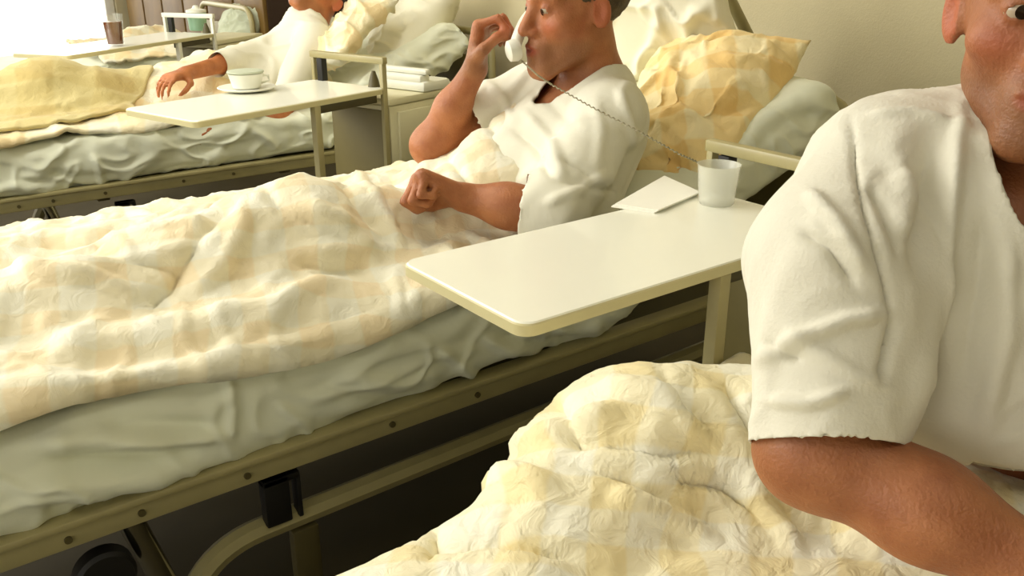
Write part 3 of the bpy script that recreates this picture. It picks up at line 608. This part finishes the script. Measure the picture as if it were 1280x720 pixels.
#@@PEOPLE
def near_eval(p, prims, k, d0=None):
    c = np.mean([np.add(a, b) / 2 for a, b, _, _ in prims], 0).astype(np.float32)
    R = max(max(np.linalg.norm(np.array(a) - c) + ra, np.linalg.norm(np.array(b) - c) + rb) for a, b, ra, rb in prims)
    d = np.linalg.norm(p - c, axis=1) - R; m = d < .07
    if m.any():
        q = p[m]; r = None
        for a, b, ra, rb in prims: e = cone(q, a, b, ra, rb); r = e if r is None else smin(r, e, k)
        d[m] = r
    return d
def head_sdf(p, C, Rm, s=1.):
    """Rm columns: person's right, forward, up"""
    d = np.linalg.norm(p - np.asarray(C, np.float32), axis=1) - .155 * s; m = d < .06
    if not m.any(): return d
    q = ((p[m] - np.asarray(C, np.float32)) @ np.asarray(Rm, np.float32)) / s; q = q.copy(); ax = np.abs(q[:, 0]); qs = q.copy(); qs[:, 0] = ax
    r = ell(q, (0, -.012, .042), (.073, .098, .088)); r = smin(r, ell(q, (0, .028, -.028), (.060, .066, .085)), .04)
    r = smin(r, cone(qs, (.041, .006, -.066), (.018, .080, -.110), .017, .019), .028); r = smin(r, ell(q, (0, .086, -.112), (.024, .018, .018)), .02)
    r = smin(r, ell(qs, (.042, .062, -.028), (.024, .022, .018)), .025)
    r = smin(r, cone(qs, (.012, .093, .020), (.050, .074, .022), .010, .010), .018)
    r = smin(r, ell(q, (0, .088, -.075), (.030, .018, .028)), .02)
    r = -smin(-r, ell(qs, (.033, .104, .0), (.020, .020, .013)), .014)           # eye sockets
    r = smin(r, cone(q, (0, .092, .008), (0, .116, -.036), .009, .012), .012); r = smin(r, ell(qs, (.012, .100, -.041), (.010, .013, .009)), .008)
    r = -smin(-r, ell(qs, (.007, .106, -.051), (.0045, .007, .004)), .004)
    r = smin(r, ell(q, (0, .102, -.0675), (.025, .0085, .006)), .006); r = smin(r, ell(q, (0, .100, -.080), (.021, .0085, .007)), .006)
    r = -smin(-r, ell(q, (0, .110, -.0735), (.026, .008, .0016)), .003)
    # lids
    r = smin(r, np.maximum(np.linalg.norm(qs - np.array([.032, .081, .0], np.float32), axis=1) - .0148, .0042 - np.hypot(qs[:, 2] + .0015, (qs[:, 0] - .032) * .42)), .003)
    th = .22; ct, st = math.cos(th), math.sin(th)
    e = qs - np.array([.0755, -.008, -.010], np.float32); E = np.stack([e[:, 0] * math.cos(.35) - e[:, 1] * -math.sin(.35), e[:, 0] * -math.sin(.35) + e[:, 1] * math.cos(.35), e[:, 2]], 1)
    ear = ell(E, (0, 0, 0), (.008, .020, .031)); ear = -smin(-ear, ell(E, (.008, .004, .003), (.007, .010, .019)), .004)
    r = smin(r, ear, .008); d[m] = r * s; return d
def tones(o, C, Rm, s):
    me = o.data; v = get_v(me); q = ((v - C) @ Rm) / s; ax = np.abs(q[:, 0]); g = lambda x: np.clip(x, 0, 1)
    lip = np.maximum(g(1.4 - (np.hypot(q[:, 0] / .024, (q[:, 2] + .0735) / .0115)) ** 2) * (q[:, 1] > .085), 0)
    stub = g((-.048 - q[:, 2]) / .02) * g((q[:, 2] + .150) / .03) * g((q[:, 1] + .005) / .02) * .34; stub = stub * (1 - g(lip))
    brow = np.exp(-((q[:, 2] - .023 - .004 * np.cos((ax - .035) * 60)) / .005) ** 2) * ((ax > .012) & (ax < .056) & (q[:, 1] > .05)) * .85
    head = g((q[:, 2] + .14) / .03)
    red = .5 * np.exp(-(((ax - .045) / .02) ** 2 + ((q[:, 2] + .03) / .018) ** 2)) * (q[:, 1] > .02) + .6 * (ax > .074) * (np.abs(q[:, 2]) < .045) * (np.abs(q[:, 1]) < .04)
    ca = me.color_attributes.new('tone', 'FLOAT_COLOR', 'POINT'); a = np.stack([np.maximum(stub, brow) * head, g(lip * .8), g(red), np.ones(len(v))], 1).astype(np.float32); ca.data.foreach_set('color', a.ravel())
def eyes(parent, C, Rm, s, look=(0, 1, 0)):
    for sx in (1, -1):
        c = np.array([sx * .032, .0805, -.001]); L_ = np.array(look, float); L_ /= np.linalg.norm(L_)
        b = MB()
        bm = bmesh.new(); bmesh.ops.create_uvsphere(bm, u_segments=24, v_segments=16, radius=.0130 * s); bm.verts.index_update()
        b.add([Vector(C + Rm @ (c * s)) + v.co for v in bm.verts], [tuple(v.index for v in f.verts) for f in bm.faces]); bm.free(); e = b.obj('eye', M['eyew'], parent)
        ir = MB(); u = np.cross(L_, (0, 0, 1.)); u /= np.linalg.norm(u); w_ = np.cross(u, L_)
        V = [c + L_ * .01345]; 
        for k in range(20):
            t = 2 * math.pi * k / 20; V.append(c + L_ * .0122 + (u * math.cos(t) + w_ * math.sin(t)) * .0062)
        ir.add([C + Rm @ (p * s) for p in V], [(0, 1 + k, 1 + (k + 1) % 20) for k in range(20)]); ir.obj('iris', M['iris'], e)
def hair(parent, C, Rm, s, m, h=.0028, front=.055):
    def fn(p):
        q = ((p - np.asarray(C, np.float32)) @ np.asarray(Rm, np.float32)) / s
        return (ell(q, (0, -.014, .044), (.081, .103, .094)) + .0020 * noise(q * 150) + .0022 * noise(q * np.array([90, 25, 60]))) * s
    def cut(v):
        q = ((v - C) @ Rm) / s; q = q + .0; line = np.where(q[:, 1] > .0, .03 + (q[:, 1]) * .45, np.where(q[:, 1] > -.03, -.02 + (q[:, 1] + .03) * 1.0, -.02 + (q[:, 1] + .03) * .6))
        side = np.minimum(.008 - np.abs(q[:, 1] - .020), q[:, 2] + .012)
        return -np.maximum(q[:, 2] - line - .0015 * noise(q * 220), side) * s
    return implicit('hair', fn, C - .15 * s, C + .15 * s, h, m, parent, cut=cut, it=1)
def hand(wr_, d, n, side, s=1., curl=(.5, .6, .4), spread=.06, thumb=(.5, .5), fist=0.):
    """prims of palm and five fingers. d: wrist to knuckles, n: palm faces, side: +1 if thumb lies along cross(d, n)"""
    d = np.array(d, float); d /= np.linalg.norm(d); n = np.array(n, float); n -= d * (n @ d); n /= np.linalg.norm(n); t = np.cross(d, n) * side
    W_ = np.array(wr_, float); palm = []; fing = []
    for off in (.026, .009, -.009, -.025): palm.append((W_ + t * off * .6 * s, W_ + d * .082 * s + t * off * s, .016 * s, .0125 * s))
    lens = ((.042, .025, .019), (.046, .029, .020), (.043, .027, .019), (.034, .021, .017))
    for i, off in enumerate((.029, .0095, -.0105, -.029)):
        p = W_ + d * (.086 - .004 * abs(i - 1)) * s + t * off * s; a = 0; r = .0092 - (.0012 if i == 3 else 0); sp = (1.5 - i) * spread
        for j in range(3):
            a += curl[j] * (1 + .06 * (i - 1)); dd = (d * math.cos(a) + n * math.sin(a)); dd = dd + t * sp * max(math.cos(a), 0); dd /= np.linalg.norm(dd)
            q = p + dd * lens[i][j] * s; fing.append((p, q, r * s, (r - .0008) * s)); p = q; r -= .0008
    p0 = W_ + d * .018 * s + t * .022 * s + n * .004 * s; dd = d * .55 + t * .75 + n * thumb[0]; dd /= np.linalg.norm(dd); p1 = p0 + dd * .044 * s
    d2 = d * .8 + t * (.35 - thumb[1]) + n * thumb[0] * 1.2; d2 /= np.linalg.norm(d2); p2 = p1 + d2 * .034 * s; d3 = d2 - t * thumb[1] * .8; d3 /= np.linalg.norm(d3); p3 = p2 + d3 * .026 * s
    th_ = [(p0, p1, .016 * s, .012 * s), (p1, p2, .0115 * s, .010 * s), (p2, p3, .010 * s, .0085 * s)]
    return palm, fing, th_
def man(name, label, J, headC, headR, s, skin, bbox, hres, hands=(), extra=()):
    """J: list of (a, b, ra, rb) for the trunk and limbs"""
    def fn(p):
        d = near_eval(p, J[:1], .05)
        for g in J[1:]: d = smin(d, near_eval(p, [g], .05), .035)
        d = smin(d, head_sdf(p, headC, headR, s), .018)
        for P, F, T in hands:
            h = near_eval(p, P, .014); 
            for q in (0, 3, 6, 9): h = smin(h, near_eval(p, F[q:q + 3], .003), .0045)
            h = smin(h, near_eval(p, T, .006), .008); d = smin(d, h, .012)
        return d
    root = thing(name, label, 'person', (J[0][0][0], J[0][0][1], J[0][0][2])); root.location = (0, 0, 0)
    o = implicit('body', fn, bbox[0], bbox[1], hres, skin, root, it=2); tones(o, headC, headR, s)
    return root, o

# ---- nearest man: sits on the front bed facing us, forearms forward
hf = CAM - atd(1300, 4, .815); hf[2] = 0; hf /= np.linalg.norm(hf); hf = hf * math.cos(.14) + np.cross(hf, UP) * -math.sin(.14) - UP * .04
R1 = frame_R(np.cross(hf, UP), UP); R1 = np.stack([R1[:, 0], np.cross(R1[:, 2], R1[:, 0]), R1[:, 2]], 1); C1 = atd(1309, 5, .815)
NB = atd(1294, 208, .885); SR = atd(1104, 226, .89); SL = atd(1492, 236, .84)
ER = atd(1018, 562, .80); WR1 = atd(1318, 722, .70); SLb = SL; EL = atd(1560, 590, .84); WL1 = atd(1450, 745, .72)
CH1 = atd(1296, 330, .90); BE1 = atd(1296, 520, .95); PE1 = atd(1290, 650, 1.02)
J1 = [(NB + UP * -.02, CH1, .075, .115), (CH1, BE1, .115, .115), (BE1, PE1, .115, .13), (SR, NB + UP * -.03, .052, .06), (SL, NB + UP * -.03, .052, .06),
      (atd(1210, 300, .88), atd(1225, 430, .90), .085, .09), (atd(1370, 300, .88), atd(1360, 430, .90), .085, .09),
      (C1 + R1 @ np.array([0, -.022, -.07]), NB, .050, .056), (atd(1160, 186, .90), atd(1262, 145, .89), .038, .030), (atd(1440, 190, .86), atd(1335, 145, .88), .038, .030), (SR, ER, .052, .047), (ER, (ER + WR1) / 2, .047, .040), ((ER + WR1) / 2, WR1, .040, .029),
      (SL, EL, .052, .046), (EL, (EL + WL1) / 2, .047, .041), ((EL + WL1) / 2, WL1, .041, .029)]
dR = WR1 - ER; dR /= np.linalg.norm(dR); dL = WL1 - EL; dL /= np.linalg.norm(dL)
hd = [hand(WR1, dR + np.array([0, 0, -.2]), -UP + .3 * FH, 1, 1., (.5, .7, .5)), hand(WL1, dL + np.array([0, 0, -.45]), -UP - .2 * FH, -1, 1., (.8, .9, .6))]
allp = np.array([p for a, b, _, _ in J1 for p in (a, b)])
bb = (allp.min(0) - .22, allp.max(0) + .20); bb[1][2] = C1[2] + .16
man1, b1 = man('person', 'man in a white gown sitting in front at the right edge, forearm across his lap', J1, C1, R1, 1., M['skin'], bb, .0034, hd)
eyes(man1, C1, R1, 1., (-.15, 1, -.1)); hair(man1, C1, R1, 1., M['hair'])
# gown
lat = (SR - SL) / np.linalg.norm(SR - SL)
SRo = atd(1110, 200, .865)
G1 = [(SR + UP * .004, NB + UP * -.024, .070, .076), (SL + UP * .004, NB + UP * -.024, .070, .076), (atd(1205, 290, .88), atd(1225, 500, .90), .108, .118), (atd(1380, 290, .88), atd(1360, 500, .90), .108, .118),
      (atd(1158, 184, .90), atd(1258, 138, .89), .050, .036), (atd(1442, 188, .86), atd(1338, 138, .88), .050, .036),
      (CH1, BE1, .135, .14), (BE1, atd(1292, 640, .97), .15, .165)]
SLV = [(SR + UP * .0, atd(1048, 330, .84), .078, .078), (atd(1048, 330, .84), atd(1032, 580, .79), .078, .0665)]
SLV2 = [(SL, EL + (EL - SL) * .0, .078, .072)]
def gfn(p):
    d = near_eval(p, [G1[0]], .05)
    for g in G1[1:]: d = smin(d, near_eval(p, [g], .05), .05)
    sl = near_eval(p, SLV, .03); d = smin(d, sl, .022); return smin(d, near_eval(p, SLV2, .03), .03)
ax_c = atd(1032, 556, .79); ax_d = atd(1032, 580, .79) - atd(1048, 330, .84); ax_d /= np.linalg.norm(ax_d)
axl_d = (EL - SL) / np.linalg.norm(EL - SL); axl_c = SL + (EL - SL) * .86
mx_ = lambda *a: np.maximum.reduce(a); mn_ = lambda *a: np.minimum.reduce(a)
def gcut(v):
    a = (v - ax_c) @ ax_d; slv = mn_(a + .10 * ((v - ax_c) @ RT), .092 - np.linalg.norm(v - ax_c - a[:, None] * ax_d, axis=1), .09 - a)
    a = (v - axl_c) @ axl_d; slv2 = mn_(a, .10 - np.linalg.norm(v - axl_c - a[:, None] * axl_d, axis=1))
    q = v - NB; x = q @ lat; z = q @ UP; y = q @ np.cross(UP, lat)
    neck = .05 * (1 - ((x - .012) / .066) ** 2 - ((z - .055) / np.where(y > 0, .100, .06)) ** 2)
    return mx_(slv, slv2, neck, hemz - z)
hemz = (atd(1250, 588, .80) - NB) @ UP
LG = [([(1066, 150), (1068, 200), (1082, 280), (1108, 370), (1117, 420)], 4, -0.0087), ([(1085, 148), (1140, 144), (1190, 158)], 4, 0.0058), ([(1200, 130), (1192, 230), (1178, 330), (1150, 450), (1135, 540)], 9, 0.0116),
      ([(1165, 170), (1155, 260), (1140, 360)], 15, -0.0116), ([(1230, 260), (1222, 360), (1200, 480)], 15, -0.0101), ([(1262, 300), (1255, 420), (1230, 540)], 13, 0.0101), ([(1010, 240), (1045, 280), (1085, 345)], 7, 0.0101), ([(1000, 290), (1035, 310), (1070, 360)], 7, -0.0087),
      ([(950, 455), (1000, 425), (1060, 400), (1108, 392)], 8, 0.0116), ([(970, 400), (1020, 440), (1070, 470), (1115, 485)], 9, .0045), ([(960, 430), (990, 445), (1000, 450)], 6, -0.0101), ([(960, 500), (1010, 505), (1060, 490)], 6, 0.0101),
      ([(1117, 400), (1108, 440), (1100, 480)], 6, -0.0116), ([(1120, 215), (1135, 250), (1128, 300)], 13, 0.0087), ([(1085, 230), (1105, 260), (1122, 330)], 8, -0.0087)]
gown = implicit('gown', gfn, bb[0] - .03, bb[1] + .03, .0042, M['shirt'], man1, cut=gcut, it=3)
displace(gown, lambda v, n: .0055 * ridges(v, (8, 8, 3.0), .8, 3.) + .004 * noise(v * 7) + .0015 * ridges(v, (18, 18, 10), .9, 13.), LG)
sm = gown.modifiers.new('thickness', 'SOLIDIFY'); sm.thickness = .0022; sm.offset = 1

# ---- man on the telephone
s2 = 1.08
f2 = -RT * .90 - FH * .42 - UP * .06; f2 /= np.linalg.norm(f2); x2 = np.cross(f2, UP); x2 /= np.linalg.norm(x2); R2 = np.stack([x2, f2, np.cross(x2, f2)], 1)
C2h = atd(722, 6, 1.81); NB2 = atd(742, 104, 1.90)
SL2 = atd(762, 142, 1.80); SR2 = atd(668, 118, 2.02); EL2 = atd(690, 268, 1.66); WL2 = atd(580, 247, 1.68); ER2 = atd(538, 182, 1.98); WR2 = atd(594, 86, 1.88)
CHs = atd(712, 180, 1.93); BE2 = atd(650, 235, 1.93); PE2 = BE2 + np.array([-.12, .03, -.08])
KN2 = np.array([.70, 1.51, .60]); KN2b = np.array([.76, 1.74, .585])
J2 = [(NB2 - UP * .02, CHs, .075, .115), (CHs, BE2, .115, .11), (BE2, PE2, .11, .11), (SL2, NB2 - UP * .03, .052, .058), (SR2, NB2 - UP * .03, .052, .058),
      (C2h + R2 @ np.array([0, -.02, -.07]), NB2, .058, .062), (SL2, EL2, .052, .045), (EL2, (EL2 + WL2) / 2, .043, .038), ((EL2 + WL2) / 2, WL2, .038, .028),
      (SR2, ER2, .050, .042), (ER2, (ER2 + WR2) / 2, .038, .034), ((ER2 + WR2) / 2, WR2, .034, .026),
      (PE2, KN2, .08, .055), (KN2, (.15, 1.50, .55), .055, .04), (PE2, KN2b, .08, .055), (KN2b, (.18, 1.77, .55), .055, .04)]
MOU = C2h + R2 @ (np.array([.028, .118, -.082]) * s2); EAR = C2h + R2 @ (np.array([.094, -.0, -.005]) * s2)
dl = WL2 - EL2
h2 = [hand(WL2, atd(532, 226, 1.66) - WL2, -UP * 1. - FH * .5 - RT * .1, -1, 1.12, (1.5, 1.65, 1.0), -.04, (.45, 1.1)),
      hand(WR2, atd(604, 22, 1.85) - WR2, RT * .95 - FH * .25 - UP * .15, -1, 1.08, (1.15, 1.25, .8), .02, (.5, .75))]
allp = np.array([p for a, b, _, _ in J2 for p in (a, b)]); bb2 = (allp.min(0) - .14, allp.max(0) + .14); bb2[1][2] = C2h[2] + .17
man2, b2 = man('person', 'man in a white gown reclining in bed, holding a white telephone receiver to his ear', J2, C2h, R2, s2, M['skin2'], bb2, .0046, h2)
eyes(man2, C2h, R2, s2, (0, 1, -.2)); hair(man2, C2h, R2, s2, M['hair2'], .004)
G2 = [(NB2 - UP * .02, CHs, .085, .135), (CHs, BE2, .135, .13), (SL2, NB2 - UP * .03, .062, .068), (SR2, NB2 - UP * .03, .066, .070), (atd(752, 165, 1.86), atd(715, 235, 1.82), .090, .10)]
SV2 = [(SL2, (SL2 * .35 + EL2 * .65), .062, .064), ((SL2 * .35 + EL2 * .65), EL2, .064, .062), (EL2, EL2 + dl * .36, .064, .055)]
SV2r = [(SR2, (SR2 * .45 + ER2 * .55), .070, .072)]
def g2t(p):
    d = near_eval(p, [G2[0]], .05)
    for g in G2[1:]: d = smin(d, near_eval(p, [g], .05), .04)
    return d
def g2f(p):
    d = g2t(p)
    d = smin(d, near_eval(p, SV2, .03), .03); return smin(d, near_eval(p, SV2r, .03), .03)
cf = EL2 + dl * .30; cfd = dl / np.linalg.norm(dl); rfd = (ER2 - SR2) / np.linalg.norm(ER2 - SR2); rf = SR2 * .45 + ER2 * .55
lat2 = (SR2 - SL2) / np.linalg.norm(SR2 - SL2); up2 = (C2h - NB2) / np.linalg.norm(C2h - NB2)
def g2c(v):
    a = (v - cf) @ cfd; a = mn_(a, .062 - np.linalg.norm(v - cf - a[:, None] * cfd, axis=1), .05 - a, g2t(v) - .006); b = mn_((v - rf) @ rfd - .01, .13 - np.linalg.norm(v - rf, axis=1))
    q = v - NB2; x = q @ lat2; z = q @ up2
    return mx_(a, b, .06 * (1 - ((x + .012) / .064) ** 2 - ((z - .078) / .064) ** 2))
LG2 = [([(640, 160), (670, 185), (690, 225)], 6, -.01), ([(655, 140), (690, 180), (705, 230)], 7, .01), ([(770, 110), (785, 150), (790, 190)], 5, .008), ([(745, 120), (750, 170), (745, 220)], 7, .006), ([(690, 225), (730, 232), (770, 240)], 6, -.009),
       ([(680, 255), (720, 240), (760, 215)], 6, .008), ([(660, 110), (690, 130), (720, 160)], 7, -.006), ([(610, 105), (630, 125), (640, 150)], 5, .008), ([(700, 200), (725, 210), (745, 228)], 5, -.009)]
gown2 = implicit('gown', g2f, bb2[0] - .03, bb2[1] + .03, .0055, M['shirt2'], man2, cut=g2c, it=3)
displace(gown2, lambda v, n: .006 * ridges(v, (7, 7, 6), .8, 5.) + .003 * noise(v * 9), LG2)
sm = gown2.modifiers.new('thickness', 'SOLIDIFY'); sm.thickness = .003; sm.offset = 1
# receiver
rc = thing('telephone_receiver', 'white telephone receiver held in the fist of the reclining man', 'telephone')
hx = atd(643, 62, 1.775); mid = (MOU + EAR) / 2 + R2 @ np.array([.03, .02, .0])
MOUp = atd(642, 63, 1.79)
q1 = atd(648, 44, 1.80); q2 = atd(657, 24, 1.84); q3 = EAR + R2 @ np.array([.022, .01, .012])
MB().tube(roundpath([MOUp, q1, q2, q3], .03, 6), .0125, 16).obj('handle', M['white'], rc, smooth=True)
dm = (C2h + R2 @ np.array([0, .10, -.07])) - MOUp; dm /= np.linalg.norm(dm)
MB().tube([MOUp - dm * .014, MOUp - dm * .010, MOUp + dm * .004, MOUp + dm * .012], [.014, .021, .023, .020], 24).obj('mouthpiece', M['white'], rc)
MB().tube([q3 + R2 @ np.array([.010, 0, 0]), q3, q3 - R2 @ np.array([.022, .006, .004])], [.018, .023, .023], 20).obj('earpiece', M['white'], rc)
cpts = [atd(652, 76, 1.80), atd(672, 94, 1.74), atd(690, 106, 1.72), atd(740, 134, 1.67), atd(800, 165, 1.63), atd(850, 193, 1.63), atd(885, 208, 1.66), atd(905, 222, 1.72), atd(915, 236, 1.80)]
sp = []; P = np.array(cpts)
tt = np.linspace(0, len(P) - 1, 900)
for t in tt:
    i = min(int(t), len(P) - 2); a = P[i] + (P[i + 1] - P[i]) * (t - i); w_ = t * 60; sp.append(a + .0012 * (CU * math.cos(w_) + FW * math.sin(w_)))
MB().tube(sp, .0013, 6).obj('coiled_cord', M['cord'], rc)

# ---- man lying in the middle bed
s3 = 1.06; C3h = aty(408, -4, 3.48); f3 = np.array([-.55, -.25, .62]); f3 /= np.linalg.norm(f3); u3 = np.array([.75, 0, .55]); x3 = np.cross(f3, u3); x3 /= np.linalg.norm(x3); R3 = np.stack([x3, f3, np.cross(x3, f3)], 1)
NB3 = C3h + R3 @ np.array([0, -.02, -.13]); CH3 = NB3 + np.array([-.11, .0, -.20]); BE3 = CH3 + np.array([-.2, -.02, -.08]); 
S3n = NB3 + np.array([-.05, -.15, -.05]); S3f = NB3 + np.array([-.03, .11, -.08])
E3f = aty(272, 78, 3.42) ; E3f = E3f + np.array([.03, 0, -.005]); W3f = aty(232, 92, 3.30); E3n = aty(345, 150, 3.16); W3n = aty(285, 157, 3.15)
J3 = [(NB3, CH3, .075, .12), (CH3, BE3, .12, .11), (BE3, BE3 + np.array([-.3, 0, -.05]), .11, .1), (S3n, NB3, .05, .055), (S3f, NB3, .05, .055), (C3h + R3 @ np.array([0, -.02, -.07]), NB3, .055, .06),
      (S3n, E3n, .05, .045), (E3n, W3n, .045, .03), (S3f, E3f, .048, .036), (E3f, W3f, .034, .026)]
h3 = [hand(W3f, W3f - E3f, -UP, 1, 1., (.4, .5, .4)), hand(W3n, W3n - E3n, -UP, -1, 1., (.4, .5, .4))]
allp = np.array([p for a, b, _, _ in J3 for p in (a, b)]); bb3 = (allp.min(0) - .17, allp.max(0) + .2)
man3, b3_ = man('person', 'man lying back in the middle bed, face cut off by the top edge', J3, C3h, R3, s3, M['skin3'], bb3, .0075, h3)
eyes(man3, C3h, R3, s3); hair(man3, C3h, R3, s3, M['hair'], .006)
G3 = [(E3f, E3f * .75 + W3f * .25, .050, .043), (NB3 - np.array([.02, 0, .02]), CH3, .085, .135), (CH3, BE3, .135, .13), (S3n, NB3, .065, .07), (S3f, NB3, .065, .07), (S3n, S3n * .3 + E3n * .7, .065, .06), (S3f, S3f * .15 + E3f * .85, .065, .055)]
def g3f(p):
    d = near_eval(p, [G3[0]], .05)
    for g in G3[1:]: d = smin(d, near_eval(p, [g], .05), .04)
    return d
def g3c(v): return mx_(.085 - np.linalg.norm(v - NB3 - R3 @ np.array([0, 0, .07]), axis=1), .068 - np.linalg.norm(v - (S3n * .3 + E3n * .7) - (E3n - S3n) * .12, axis=1), .052 - np.linalg.norm(v - (E3f * .68 + W3f * .32), axis=1))
g3 = implicit('gown', g3f, bb3[0], bb3[1], .009, M['shirt2'], man3, cut=g3c, it=2); displace(g3, lambda v, n: .008 * ridges(v, (7, 7, 6), .8, 8.))

# repeats carry one group each
GR = {'hospital_bed': 'hospital beds in a row along the wall', 'mattress': 'mattresses on the hospital beds', 'bedside_cabinet': 'bedside cabinets with fold-out trays'}
for o in COL.objects:
    if o.parent is None and o.name.split('.')[0] in GR: o['group'] = GR[o.name.split('.')[0]]
